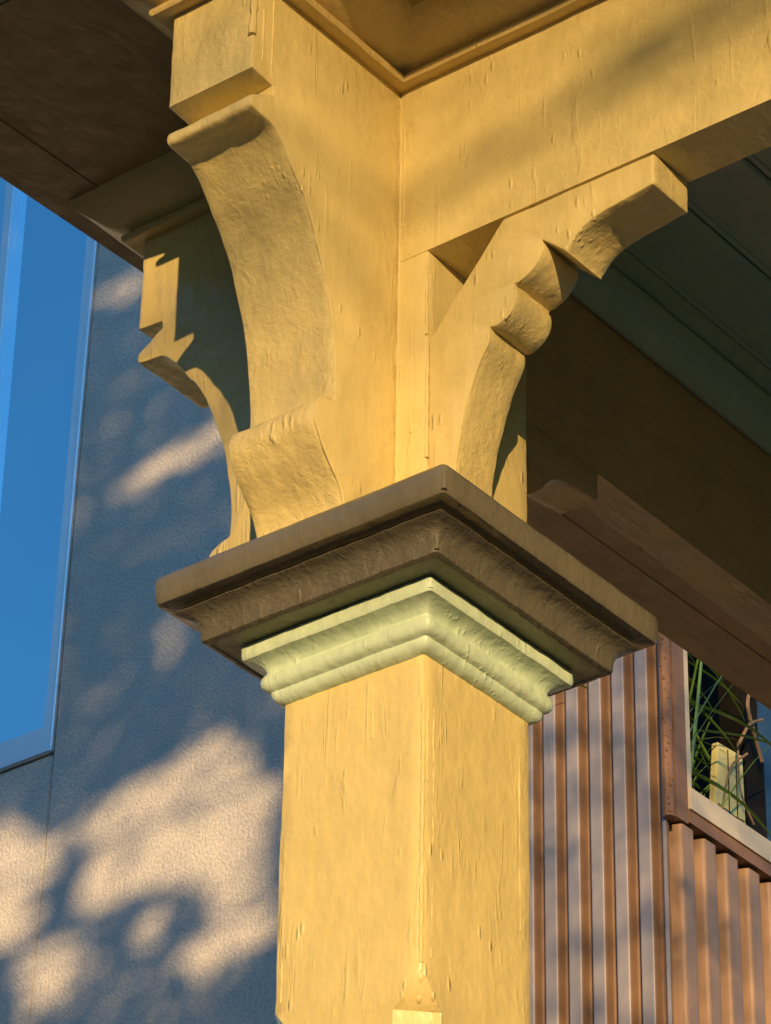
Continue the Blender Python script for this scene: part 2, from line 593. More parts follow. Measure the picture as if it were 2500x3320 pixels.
# roof deck and fascia above the soffit
quad_board([(XE + 0.02, edge_y(XE) - 0.004), (XE + 0.02, 2.33), (-2.27, 2.33), (-2.27, edge_y(-2.25) - 0.004)], 0.66, 0.70, M['roof'], 'roof_deck', roof)
quad_board([(XE, edge_y(XE) - 0.02), (XE + 0.02, edge_y(XE) - 0.02), (XE + 0.02, 2.33), (XE, 2.33)], ZS - 0.0005, 0.66, M['brown'], 'fascia_board', roof)

# porch ceiling of beaded boards
def bead_board(y0, y1):
    prof = [(y0 + 0.0006, ZC + 0.012), (y0 + 0.0006, ZC + 0.003), (y0 + 0.003, ZC), (y0 + 0.0075, ZC), (y0 + 0.0088, ZC + 0.0022), (y0 + 0.0105, ZC),
            (y1 - 0.003, ZC), (y1 - 0.0006, ZC + 0.003), (y1 - 0.0006, ZC + 0.012)]
    bm = bmesh.new()
    a = [bm.verts.new((-2.25, y, z)) for y, z in prof]
    b = [bm.verts.new((0.018, y, z)) for y, z in prof]
    for i in range(len(prof)):
        j = (i + 1) % len(prof)
        bm.faces.new((a[i], a[j], b[j], b[i]))
    bm.faces.new(a); bm.faces.new(list(reversed(b)))
    return bm
obj('ceiling_board', box(-2.25, 0.018, 0.0150, 0.0440, ZC + 0.003, ZC + 0.013, 0.001, 0.05, 0, 'x'), M['ceiling'], roof)
y = 0.0445
while y < 2.2:
    obj('ceiling_board', bead_board(y, y + 0.0815), M['ceiling'], roof)
    y += 0.0825
cove = [(0.0, ZC - 0.002), (0.002, ZC - 0.030), (0.006, ZC - 0.031), (0.008, ZC - 0.026), (0.013, ZC - 0.019), (0.021, ZC - 0.012), (0.031, ZC - 0.008), (0.0335, ZC - 0.008), (0.036, ZC - 0.003),
        (0.036, ZC - 0.0005)]
obj('ceiling_cove', sweep([(-2.25, -0.0135), (0.018, -0.0135)], cove, 0.03, 0.0004, left=True), M['ceiling'], roof)

# ------------------------------------------------------------------ the post with its capital and brackets
post = thing('porch_post', 'square yellow wooden porch post with pale green capital, brown cap and four carved brackets',
             'porch post', (0.0, 0.0, -2.2))
# shaft with stopped chamfers near the bottom of the picture
prof = [(H, -2.2, 0.026), (H, -1.6, 0.026), (H, -1.0, 0.026), (H, -0.6, 0.026), (H, -0.40, 0.026), (H, -0.345, 0.026), (H, -0.310, 0.026), (H, -0.2955, 0.0255), (H + 0.0006, -0.2925, 0.0215),
        (H + 0.0012, -0.285, 0.0150), (H + 0.001, -0.276, 0.0080), (H + 0.0005, -0.2685, 0.0022)]
z = -0.255
while z < -0.004:
    prof.append((H, z, 0.0018)); z += 0.012
prof.append((H, 0.004, 0.0018))
shaft = square_loft(prof, 12, 0.0007)
obj('shaft', shaft, M['yellow'], post)

# pale green necking: ovolo, bead, cove and fillet
neck = [(0.0690, -0.0020), (0.0722, -0.0012), (0.0752, 0.0002), (0.0775, 0.0026), (0.0786, 0.0058), (0.0786, 0.0084), (0.0800, 0.0092), (0.0824, 0.0102), (0.0842, 0.0128), (0.0850, 0.0160), (0.0846, 0.0196),
        (0.0830, 0.0228), (0.0814, 0.0246), (0.0812, 0.0268), (0.0828, 0.0296), (0.0856, 0.0322), (0.0892, 0.0340), (0.0930, 0.0350), (0.0952, 0.0356), (0.0960, 0.0372), (0.0963, 0.0400), (0.0960, 0.0440),
        (0.0957, 0.0478), (0.0945, 0.0494), (0.0690, 0.0496)]
obj('necking_moulding', square_loft([(d, z, 0.0024) for d, z in neck], 30, 0.0009), M['green'], post)
# the green board between the necking and the brown cap
obj('capital_board', square_loft([(0.069, 0.0498, 0.002), (0.1135, 0.0500, 0.002), (0.1138, 0.0530, 0.002), (0.069, 0.0545, 0.002)], 12, 0.0004), M['green_dark'], post)
cove_p = [(0.1128, 0.0515), (0.1136, 0.0492), (0.1166, 0.0492), (0.1190, 0.0505), (0.1196, 0.0530), (0.1197, 0.0565), (0.1204, 0.0610), (0.1222, 0.0660), (0.1250, 0.0700), (0.1292, 0.0726), (0.1332, 0.0738), (0.1348, 0.0746), (0.1346, 0.0754), (0.1290, 0.0762), (0.1270, 0.0800),
          (0.1130, 0.0802)]
obj('cap_cove', square_loft([(d, z, 0.0026) for d, z in cove_p], 40, 0.0011), M['brown_rough'], post)
cap_p = [(0.1100, 0.0806), (0.1420, 0.0805), (0.1450, 0.0812), (0.1462, 0.0830), (0.1468, 0.0880), (0.1473, 0.0960), (0.1472, 0.1020), (0.1462, 0.1058), (0.1440, 0.1078), (0.1400, 0.1088), (0.1000, 0.1092), (0.0600, 0.1094)]
obj('cap_slab', square_loft([(d, z, 0.0032) for d, z in cap_p], 30, 0.0007), M['brown'], post)
# block of the post above the cap
obj('upper_block', square_loft([(H, 0.1066, 0.0018)] + [(H, 0.115 + 0.012 * i, 0.0018) for i in range(40)] + [(H, 0.600, 0.0018)], 12, 0.0004), M['yellow'], post)

# the two eave corbels share one outline; (distance out from the post face, height)
def corbel_outline(s):
    top = 0.598
    pts = [(-0.0005, 0.1067), (-0.0005, top), (0.1965 + s, top), (0.1965 + s, 0.4680), (0.1700 + s, 0.4655), (0.1690 + s, 0.4615)]
    lip = smooth_curve([(0.1690 + s, 0.4580), (0.1800 + s, 0.4510), (0.1915 + s, 0.4432), (0.1958 + s, 0.4392), (0.1966 + s, 0.4335), (0.1945 + s, 0.4296), (0.1870 + s, 0.4284), (0.1760 + s, 0.4277),
                        (0.1665 + s, 0.4262), (0.1590 + s, 0.4208), (0.1477 + s, 0.4090), (0.1357 + s, 0.3930), (0.1245 + s, 0.3790), (0.1134 + s, 0.3600), (0.1036 + s, 0.3370), (0.0905 + s, 0.3010), (0.0830 + s, 0.2670), (0.0790 + s, 0.2340), (0.0783 + s, 0.2075)], 5)
    scroll = smooth_curve([(0.0800 + s, 0.2050), (0.0900 + s, 0.2025), (0.0985 + s, 0.1965), (0.1025 + s, 0.1870), (0.1020 + s, 0.1745), (0.0930 + s, 0.1580), (0.0815 + s, 0.1440), (0.0705 + s, 0.1303), (0.0648 + s, 0.1180), (0.0640 + s, 0.1067)], 5)
    return pts + lip + scroll

cb = prism(corbel_outline(0.0), lambda a, b, c: Vector((H + a, c, b)), B0, B1, 0.0018, 0.0045, 0.0011, 12)
corb = obj('eave_bracket', cb, [M['yellow'], M['yellow_rough']], post, 'front eave bracket facing the sun, with a square block over a scrolled curve')
cl = prism(corbel_outline(0.0140), lambda a, b, c: Vector((c, -H - a, b)), C0, C1, 0.0018, 0.0045, 0.0011, 12)
obj('eave_bracket', cl, [M['yellow'], M['yellow_rough']], post, 'left eave bracket half in shade with hard lit strips')

# the two beam brackets share another outline
def brace_outline(k=1.0):
    pts = [(0.0715, 0.1067), (0.0715, 0.2960), (0.0760, 0.2985), (0.1465, ZB - 0.0012), (0.2954, ZB - 0.0012), (0.2950, 0.3555)]
    under = smooth_curve([(0.2940, 0.3542), (0.2820, 0.3530), (0.2675, 0.3509), (0.2476, 0.3482), (0.2321, 0.3440), (0.2200, 0.3370), (0.2100, 0.3262)], 4)
    back = [(0.2095, 0.3245), (0.1858, 0.3465)]
    l1 = smooth_curve([(0.1850, 0.3455), (0.1868, 0.3400), (0.1858, 0.3340), (0.1818, 0.3272), (0.1740, 0.3200), (0.1650, 0.3158), (0.1578, 0.3146)], 4)
    l2 = smooth_curve([(0.1570, 0.3126), (0.1596, 0.3070), (0.1598, 0.3000), (0.1560, 0.2910), (0.1490, 0.2842), (0.1400, 0.2806), (0.1330, 0.2815)], 4)
    l3 = smooth_curve([(0.1325, 0.2790), (0.1320, 0.2685), (0.1230, 0.2519), (0.1170, 0.2365), (0.1115, 0.2206), (0.1065, 0.2040), (0.1030, 0.1850), (0.1002, 0.1675), (0.0992, 0.1500), (0.1002, 0.1400), (0.1060, 0.1300), (0.1090, 0.1200),
                       (0.1085, 0.1067)], 4)
    return pts + under + back + l1 + l2 + l3
ba = prism(brace_outline(), lambda a, b, c: Vector((c, a, b)), 0.0190, 0.0694, 0.0018, 0.0045, 0.0010, 8)
obj('beam_bracket', ba, [M['yellow'], M['yellow_rough']], post, 'right beam bracket with stepped rolls and a triangular opening')
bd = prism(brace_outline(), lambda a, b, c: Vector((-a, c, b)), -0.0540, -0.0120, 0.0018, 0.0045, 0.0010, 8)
obj('beam_bracket', bd, [M['beam_shade'], M['beam_shade']], post, 'shaded beam bracket behind the post')

# thick paint runs and beads that stand on the surfaces
def run(pts, r, name='paint_run', mat=None):
    n = len(pts)
    rad = [r * (0.35 + 0.65 * min(1, 4 * i / n)) * (1 + 0.25 * math.sin(i * 2.1)) for i in range(n)]
    rad[-1] = r * 1.15
    return obj(name, tube(pts, rad, 8), mat or M['yellow'], post)
def vrun(x, y, z0, z1, r, n=9, wx=0.0006, wy=0.0006):
    out = []
    for i in range(n):
        t = i / (n - 1)
        zz = z0 + (z1 - z0) * t
        out.append((x + wx * noise.noise(Vector((x * 50, y * 50, zz * 60))), y + wy * noise.noise(Vector((y * 70, 3.3, zz * 60))), zz))
    return run(out, r)
vrun(BX + H * 0 + 0.0003, B1 - 0.0010, 0.560, 0.502, 0.0030)          # drip on the block's corner
vrun(H, B1 + 0.0015, 0.560, 0.130, 0.0016, 40)                        # caulked inner corner
vrun(H, B1 + 0.0052, 0.555, 0.420, 0.0011, 20)
vrun(H - 0.0003, 0.0702, 0.300, 0.180, 0.0014, 14)                    # joint of the brace
vrun(0.0702, 0.0695, 0.378, 0.300, 0.0013, 10)
vrun(H, 0.0540, 0.350, 0.210, 0.0009, 14)
vrun(BX - 0.012, B1, 0.480, 0.535, 0.0012, 8)
vrun(BX - 0.024, B1, 0.470, 0.552, 0.0010, 12)

vrun(H - 0.0009, H - 0.0009, -0.002, -0.264, 0.0016, 40, 0.0004, 0.0004)   # bead down the front corner of the shaft
vrun(H - 0.0060, H - 0.0006, -0.010, -0.110, 0.0010, 24)
vrun(H - 0.0135, H - 0.0008, -0.012, -0.170, 0.0012, 34, 0.0015)
vrun(H - 0.0130, H - 0.0005, -0.178, -0.256, 0.0008, 14)
def edge_bead(pts2, to3, r, k0=0.35):
    P = [to3(*p) for p in pts2]
    n = len(P)
    rad = [r * (0.7 + 0.5 * noise.noise(P[i] * 70)) for i in range(n)]
    return obj('paint_run', tube(P, rad, 8), M['yellow'], post)
def cut(lst, lo, hi, ax=1):
    return [p for p in lst if lo <= p[ax] <= hi]
oc = corbel_outline(0.0)
edge_bead([p for p in oc if 0.208 <= p[1] <= 0.405 and p[0] > 0.02], lambda a, b: Vector((H + a - 0.0012, B1 - 0.0010, b)), 0.0017)
edge_bead([p for p in oc if p[1] <= 0.204 and p[1] > 0.108 and p[0] > 0.02], lambda a, b: Vector((H + a - 0.0010, B1 - 0.0010, b)), 0.0019)
ob = brace_outline()
edge_bead([p for p in ob if 0.108 < p[1] < 0.278 and p[0] > 0.09], lambda a, b: Vector((0.0694 - 0.0010, a - 0.0011, b)), 0.0016)
edge_bead([p for p in ob if 0.3150 < p[1] < 0.3450 and 0.15 < p[0] < 0.188], lambda a, b: Vector((0.0694 - 0.0010, a - 0.0011, b)), 0.0013)
edge_bead([p for p in ob if 0.2830 < p[1] < 0.3120 and 0.139 < p[0] < 0.161], lambda a, b: Vector((0.0694 - 0.0010, a - 0.0011, b)), 0.0013)
run([(0.1456, 0.1456, z) for z in (0.1050, 0.0990, 0.0930, 0.0870, 0.0830)], 0.0020, mat=M['brown'])
run([(0.1186, 0.1186, z) for z in (0.0640, 0.0600, 0.0560, 0.0520)], 0.0018, mat=M['brown'])
run([(0.0942, 0.0942, z) for z in (0.0480, 0.0440, 0.0400, 0.0372)], 0.0020, mat=M['green'])
vrun(-H + 0.014, H - 0.0005, -0.030, -0.190, 0.0008, 18)
vrun(H - 0.0005, 0.020, -0.012, -0.060, 0.0008, 8)
vrun(H - 0.0006, -H + 0.006, -0.200, -0.262, 0.0010, 8)

# ------------------------------------------------------------------ porch floor, house wall and steps that stand outside the picture
house = thing('house', 'wooden house wall and deck under the porch roof', 'house', (-1.2, 2.2, GZ))
obj('wall', box(-6.0, 0.06, 2.32, 2.5, GZ, 1.2, 0.004, 0.5, 0, 'x'), M['siding'], house)
obj('deck', box(-2.25, 0.12, -0.12, 2.31, -2.26, -2.203, 0.004, 0.5, 0, 'x'), M['deck'], house)
obj('deck_skirt', box(-2.2, 0.08, -0.08, 2.30, GZ, -2.262, 0.004, 0.5, 0, 'x'), M['brown'], house)

# ------------------------------------------------------------------ stucco building with the big window, behind on the left
SX = -3.6
stb = thing('stucco_building', 'grey stucco building with a large blue window, dappled with tree shade, behind the post', 'building', (SX, -4.0, GZ))
def plate(pts, x0, x1, mat, name, parent, label=None, bev=0.003):
    """Flat panel from a (y, z) outline, x0 to x1 thick."""
    bm = bmesh.new()
    a = [bm.verts.new((x0, y, z)) for y, z in pts]
    b = [bm.verts.new((x1, y, z)) for y, z in pts]
    n = len(pts)
    for i in range(n):
        bm.faces.new((a[i], a[(i + 1) % n], b[(i + 1) % n], b[i]))
    bm.faces.new(list(reversed(a))); bm.faces.new(b)
    if bev:
        bmesh.ops.bevel(bm, geom=bm.edges[:], offset=bev, segments=2, affect='EDGES')
    return obj(name, bm, mat, parent, label)
# seam leans a little with the frame above it
plate([(-3.8430, 2.7500), (-3.860, 2.055), (-3.905, GZ), (-2.475, GZ), (-2.475, 6.8), (-3.755, 6.8)], SX - 0.06, SX, M['stucco'], 'wall_panel', stb,
      'tall stucco panel to the right of the window')
plate([(-3.8500, 2.7480), (-3.867, 2.055), (-3.912, GZ), (-7.5, GZ), (-7.5, 2.7480)], SX - 0.06, SX, M['stucco'], 'wall_panel', stb, 'stucco panel under the window')
plate([(-7.5, GZ), (-2.475, GZ), (-2.475, 6.8), (-7.5, 6.8)], SX - 3.0, SX - 0.12, M['joint'], 'building_core', stb)
win = plate([(-3.8760, 2.8300), (-3.800, 6.7), (-3.755, 6.7), (-3.8455, 2.7520), (-3.8500, 2.7520)], SX - 0.05, SX + 0.012, M['frame'], 'window_frame', stb,
            'right upright of the window frame', 0.003)
plate([(-3.8775, 2.8280), (-3.8510, 2.7520), (-7.4, 2.7520), (-7.4, 2.8280)], SX - 0.05, SX + 0.010, M['frame'], 'window_sill', stb, None, 0.003)
plate([(-4.1500, 2.83), (-4.1350, 6.7), (-4.165, 6.7), (-4.1800, 2.83)], SX - 0.045, SX - 0.002, M['frame'], 'mullion', stb, None, 0.002)
plate([(-3.83, 2.80), (-3.79, 6.7), (-4.150, 6.7), (-4.165, 2.80)], SX - 0.04, SX - 0.030, M['glass'], 'glass_pane', stb, 'blue pane between frame and mullion', 0)
plate([(-4.168, 2.80), (-4.153, 6.7), (-7.4, 6.7), (-7.4, 2.80)], SX - 0.04, SX - 0.028, M['glass'], 'glass_pane', stb, 'blue pane left of the mullion', 0)

# ------------------------------------------------------------------ building in brown corrugated sheet, behind on the right
CXP, CYP = -3.2, -1.845
cor = thing('corrugated_building', 'building clad in brown corrugated metal with a planted opening, behind the post on the right', 'building', (CXP, CYP, GZ))
def wave(t):
    """Rounded trapezoid rib: 0..1 along one pitch gives 0..1 of the depth."""
    t = t % 1.0
    def s(a): return a * a * (3 - 2 * a)
    if t < 0.46: return 1.0
    if t < 0.66: return 1.0 - s((t - 0.46) / 0.20)
    if t < 0.78: return 0.0
    return s((t - 0.78) / 0.22)
def corrugated(p0, dirv, nrm, length, pitch, depth, zlo, zhi, phase):
    bm = bmesh.new()
    p0, dirv, nrm = Vector(p0), Vector(dirv), Vector(nrm)
    n = int(length / pitch * 24)
    zs = [zlo + (zhi - zlo) * i / 6 for i in range(7)]
    rows = []
    crests = [wave((length * (i + 0.5) / n) / pitch + phase) > 0.93 for i in range(n)]
    ia = 0
    for i in range(n + 1):
        s = length * i / n
        d = depth * wave(s / pitch + phase)
        q = p0 + dirv * s + nrm * d
        rows.append([bm.verts.new((q.x, q.y, z)) for z in zs] + [bm.verts.new((q.x - nrm.x * 0.002, q.y - nrm.y * 0.002, z)) for z in reversed(zs)])
    for a, b in zip(rows, rows[1:]):
        for k in range(len(a)):
            f = bm.faces.new((a[k], a[(k + 1) % len(a)], b[(k + 1) % len(a)], b[k]))
            f.material_index = 1 if crests[ia] else 0
        ia += 1
    bm.faces.new(rows[0]); bm.faces.new(list(reversed(rows[-1])))
    return bm
D1 = 0.019
obj('corrugated_sheet', corrugated((CXP - D1, CYP - 0.004, 0), (0, -1, 0), (1, 0, 0), 0.66, 0.0548, D1, GZ, 4.6, 0.30), [M['rust_shade'], M['rust_crest']], cor,
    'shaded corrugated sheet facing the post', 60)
D2 = 0.036
obj('corrugated_sheet', corrugated((CXP - 0.010, CYP - D2 + 0.002, 0), (-1, 0, 0), (0, 1, 0), 1.3, 0.0776, D2, GZ, 1.808, 0.52), [M['rust'], M['rust']], cor,
    'sunlit corrugated sheet below the planted opening', 60)
for yy, zq in ((-2.005, 1.62), (-2.012, 1.41), (-1.862, 1.50), (-2.115, 1.95)):
    sb = bmesh.new()
    blob(sb, (CXP - 0.012, yy, zq), 0.0048, 0.9, 1, 1)
    obj('screw', sb, M['dark'], cor)
# rolled corner strip with bumpy sealant, brown casing board, pale jamb and sill
cs = bmesh.new()
zz = [1.800 + i * 0.012 for i in range(150)]
tube([(CXP + 0.004, CYP + 0.004, z) for z in zz], [0.0115 * (1 + 0.10 * noise.noise(Vector((z * 60, 2, 5)))) for z in zz], 10, cs)
for i in range(46):
    z = 1.81 + 0.0145 * i + random.uniform(-0.003, 0.003)
    a = random.uniform(0.0, 1.4)
    blob(cs, (CXP + 0.004 + 0.011 * math.cos(a), CYP + 0.004 + 0.011 * math.sin(a), z), random.uniform(0.0018, 0.0038), 1, 1, 1.5)
obj('corner_strip', cs, M['casing'], cor)
obj('casing_board', box(-3.2620, -3.2210, CYP - 0.03, CYP + 0.006, 1.812, 3.6, 0.002, 0.5, 0, 'z'), M['casing'], cor)
obj('jamb', box(-3.2800, -3.2640, CYP - 0.10, CYP + 0.004, 1.8920, 3.6, 0.002, 0.5, 0, 'z'), M['sill'], cor)
obj('sill', box(-4.40, -3.2630, CYP - 0.10, CYP + 0.012, 1.8440, 1.8905, 0.002, 0.5, 0, 'x'), M['sill'], cor)
obj('sill_moulding', box(-4.40, -3.2610, CYP - 0.10, CYP + 0.008, 1.8160, 1.8425, 0.002, 0.5, 0, 'x'), M['casing'], cor)
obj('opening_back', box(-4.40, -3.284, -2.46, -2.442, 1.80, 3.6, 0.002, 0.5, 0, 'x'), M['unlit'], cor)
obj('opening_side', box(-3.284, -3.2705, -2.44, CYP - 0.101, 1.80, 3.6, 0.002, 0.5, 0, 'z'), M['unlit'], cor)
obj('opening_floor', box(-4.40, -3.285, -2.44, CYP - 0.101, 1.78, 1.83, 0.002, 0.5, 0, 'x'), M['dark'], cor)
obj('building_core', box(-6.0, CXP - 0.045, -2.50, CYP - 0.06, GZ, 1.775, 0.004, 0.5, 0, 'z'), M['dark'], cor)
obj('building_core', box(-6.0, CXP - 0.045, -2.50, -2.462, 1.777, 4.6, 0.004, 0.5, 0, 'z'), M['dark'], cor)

# things in the planted opening
plant = thing('strappy_plant', 'tuft of long green strap leaves growing in the dark opening above the corrugated sheet', 'plant', (-3.55, -2.10, 1.83))
def blade(p, d, length, width, droop, bend):
    bm = bmesh.new()
    d = Vector(d).normalized()
    side = d.cross(Vector((0, 0, 1)))
    side = side.normalized() if side.length > 0.1 else Vector((1, 0, 0))
    nrm = side.cross(d)
    pos = Vector(p)
    n = 8
    L, Cc, Rr = [], [], []
    for i in range(n + 1):
        t = i / n
        w = width * (1 - t) ** 0.6 * (0.5 + 0.5 * min(1, 5 * t))
        L.append(bm.verts.new(pos - side * w)); Cc.append(bm.verts.new(pos - nrm * w * 0.35)); Rr.append(bm.verts.new(pos + side * w))
        dd = d + Vector((0, 0, -droop * t * t)) + side * bend * t
        pos = pos + dd.normalized() * length / n
    for i in range(n):
        bm.faces.new((L[i], Cc[i], Cc[i + 1], L[i + 1])); bm.faces.new((Cc[i], Rr[i], Rr[i + 1], Cc[i + 1]))
    return bm
rnd = random.Random(5)
for i in range(150):
    base = Vector((rnd.uniform(-3.78, -3.38), rnd.uniform(-2.28, -1.99), rnd.uniform(1.83, 2.02)))
    if i < 75:
        d = (rnd.uniform(-0.5, 0.5), rnd.uniform(-0.1, 0.35), rnd.uniform(0.7, 1.2)); ln = rnd.uniform(0.35, 0.75); dr = rnd.uniform(0.3, 1.6)
    else:
        base.z = rnd.uniform(2.05, 2.50)
        sgn = rnd.choice((-1, 1))
        base.x = -3.86 + rnd.uniform(0, 0.1) if sgn > 0 else rnd.uniform(-3.5, -3.34)
        d = (sgn * rnd.uniform(0.6, 1.0), rnd.uniform(-0.05, 0.3), rnd.uniform(-0.15, 0.55)); ln = rnd.uniform(0.22, 0.45); dr = rnd.uniform(0.4, 1.5)
    if base.x < -3.58:                 # leaves near the upright board grow behind it
        base.y = min(base.y, -2.10 - rnd.uniform(0, 0.15)); d = (d[0], min(d[1], 0.0), d[2])
    obj('leaf', blade(base, d, ln, rnd.uniform(0.0035, 0.0085), dr, rnd.uniform(-0.4, 0.4)), M['grass'], plant)

stake = thing('garden_board', 'pale yellow green board standing upright among the strap leaves', 'board', (-3.745, -2.06, 1.83))
bm = bmesh.new()
pts = [(-3.655, 1.832), (-3.812, 1.832), (-3.806, 2.262), (-3.711, 2.255)]
a = [bm.verts.new((x, -2.05, z)) for x, z in pts]; b = [bm.verts.new((x, -2.066, z)) for x, z in pts]
for i in range(4):
    bm.faces.new((a[i], a[(i + 1) % 4], b[(i + 1) % 4], b[i]))
bm.faces.new(list(reversed(a))); bm.faces.new(b)
bmesh.ops.bevel(bm, geom=bm.edges[:], offset=0.002, segments=2, affect='EDGES')
obj('board_face', bm, M['stake'], stake)
for k, xx in enumerate((-3.745, -3.776)):
    obj('wire', tube([(xx, -2.0485, 1.85), (xx + 0.002, -2.0485, 2.05), (xx - 0.001, -2.0485, 2.25)], 0.0011, 6), M['dark'], stake)
for zq in (2.06, 2.10):
    obj('wire', tube([(-3.70, -2.0470, zq + 0.005), (-3.76, -2.0470, zq), (-3.80, -2.0470, zq + 0.004)], 0.0011, 6), M['dark'], stake)

def stem(pts, r, label):
    c = [Vector(p) for p in pts]
    fine = []
    xy = smooth_curve([(p.x, p.z) for p in c], 6)
    for i, (x, zv) in enumerate(xy):
        t = i / (len(xy) - 1) * (len(c) - 1)
        j = min(int(t), len(c) - 2)
        fine.append((x, c[j].y + (c[j + 1].y - c[j].y) * (t - j), zv))
    o = obj('dry_stem', tube(fine, r, 6), M['stem'])
    o['label'] = label; o['category'] = 'stem'; o['group'] = 'dry stems hanging in the planted opening'
    return o
stem([(-3.835, -2.03, 2.62), (-3.830, -2.03, 2.46), (-3.802, -2.03, 2.38), (-3.822, -2.03, 2.32), (-3.850, -2.03, 2.26)], 0.0042, 'brown dry stem hanging down beside the dark post')
stem([(-3.842, -2.02, 2.355), (-3.79, -2.02, 2.32), (-3.745, -2.02, 2.255)], 0.0036, 'short brown stem slanting over the top of the yellow green board')
stem([(-3.80, -2.035, 2.26), (-3.735, -2.035, 2.20), (-3.700, -2.035, 2.10), (-3.690, -2.035, 1.98)], 0.0028, 'thin stem curving down the left half of the yellow green board')
stem([(-3.765, -2.035, 2.27), (-3.768, -2.035, 2.16), (-3.815, -2.035, 2.10)], 0.0022, 'thin stem curving down the right half of the yellow green board')

dp = thing('dark_post', 'dark weathered wooden post standing right of the yellow green board', 'post', (-3.86, -2.10, 1.83))
obj('post_body', box(-3.893, -3.818, -2.12, -2.052, 1.831, 2.285, 0.003, 0.1, 0.0006, 'z'), M['dark'], dp)
obj('post_top', box(-3.888, -3.832, -2.12, -2.060, 2.287, 3.0, 0.003, 0.1, 0.0006, 'z'), M['dark'], dp)
bp = thing('blue_panel', 'plain blue panel at the right end of the planted opening', 'panel', (-4.1, -2.10, 1.83))
obj('panel_face', box(-4.38, -3.896, -2.12, -2.09, 1.831, 3.2, 0.003, 0.3, 0.0, 'z'), M['blue'], bp)
obj('panel_edge', box(-4.38, -3.897, -2.088, -2.082, 1.831, 1.87, 0.001, 0.3, 0.0, 'x'), M['blue'], bp)

# ------------------------------------------------------------------ the street tree behind the viewer, whose shade dapples the far walls
SH = Vector((SUN_DIR.x, SUN_DIR.y, 0)).normalized()
SU = Vector((-0.82, 1.0, 0)).normalized()
def sunplane(u, v, w=0.0):
    """Point of the tree at lateral u, height v in its mid plane, moved w along the sun ray."""
    return SH * 5.5 + SU * u + Vector((0, 0, v)) + SUN_DIR * w
tree = thing('street_tree', 'broad leafy street tree standing behind the viewer in the low sun', 'tree', (SH * 5.5 + SU * 1.7 + Vector((0, 0, GZ))))
tp = [sunplane(1.7 + 0.05 * math.sin(i), GZ + i * 0.75) for i in range(10)]
tp[0].z = GZ
obj('trunk', tube(tp, [0.19, 0.16, 0.145, 0.135, 0.125, 0.11, 0.095, 0.08, 0.06, 0.04], 12), M['bark'], tree)
limbs = bmesh.new()
rt_ = random.Random(3)
for i in range(9):
    v0 = 2.3 + 0.45 * i if i < 3 else 3.75 + 0.35 * (i - 3)
    thick = 0.016 if i < 3 else 0.045        # the lowest boughs are thin shoots
    u1 = -1.8 + 0.3 * rt_.random()
    n = 7
    pts = []
    for k in range(n):
        t = k / (n - 1)
        pts.append(sunplane(1.65 + (u1 - 1.65) * t, v0 + 1.1 * t ** 0.7 + 0.25 * math.sin(3 * t + i), rt_.uniform(-0.35, 0.35) * t))
    tube(pts, [thick * (1 - 0.8 * k / (n - 1)) for k in range(n)], 7, limbs)
obj('limbs', limbs, M['bark'], tree)
# one low twig that softly stripes the right-hand beam
twig = bmesh.new()
tw = [(1.60, 1.30), (1.1, 1.16), (0.7, 1.07), (0.40, 1.050), (0.26, 1.056), (0.15, 1.042), (0.06, 1.034), (-0.02, 1.022), (-0.08, 1.0)]
tube([sunplane(u, v, 3.0 * min(1, (1.7 - u) / 1.0)) for u, v in tw], [0.024, 0.018, 0.014, 0.011, 0.0105, 0.0105, 0.010, 0.008, 0.005], 8, twig)
tube([sunplane(u, v, 3.4) for u, v in ((0.70, 1.07), (0.45, 1.10), (0.30, 1.092), (0.20, 1.085), (0.12, 1.075))], [0.013, 0.010, 0.008, 0.006, 0.004], 8, twig)
obj('twig', twig, M['bark'], tree)

HOLES = [(-0.4683, 3.5898, 0.1166, 0.0042, 0.0416, -0.1054), (-0.3316, 3.6548, 0.1177, -0.0046, 0.019, -0.0556), (-0.2818, 3.4658, 0.0878, -0.0246, 0.0216, -0.1181),
         (-0.5188, 3.5187, 0.065, 0.0108, 0.0305, -0.0652), (-0.4279, 3.3136, 0.0426, 0.0137, 0.0253, -0.047), (-0.1917, 3.2521, 0.0536, 0.0262, 0.0289, -0.0493),
         (-0.2716, 3.198, 0.0662, 0.0218, 0.019, -0.036), (-0.7714, 3.649, 0.08, -0.0065, 0.0289, -0.0816), (-0.7681, 3.5207, 0.0794, -0.0057, 0.0286, -0.0801),
         (-0.6506, 3.3438, 0.0756, 0.0308, 0.0241, -0.0399), (-0.6791, 3.275, 0.0614, 0.0195, 0.0283, -0.05), (-0.433, 4.603, 0.1226, 0.0229, 0.0138, -0.0306),
         (-0.6088, 5.1915, 0.0437, 0.0206, 0.0125, -0.023), (-0.4042, 4.0851, 0.0203, -0.0108, 0.0021, -0.0464), (-0.1918, 3.5744, 0.0446, 0.0074, 0.0168, -0.0386)]
GROW = 1.6
def gap(u, v):
    """True where the crown is open."""
    u += 0.060 * noise.noise(Vector((u * 9, v * 9, 2.2))) + 0.028 * noise.noise(Vector((u * 24, v * 24, 6.1)))
    v += 0.060 * noise.noise(Vector((u * 9, v * 9, 7.7))) + 0.028 * noise.noise(Vector((u * 24, v * 24, 9.4)))
    for cu, cv, au, av, bu, bv in HOLES:
        det = au * bv - av * bu
        du, dv = u - cu, v - cv
        p = (du * bv - dv * bu) / det
        q = (au * dv - av * du) / det
        if p * p + q * q < GROW:
            return True
    return False
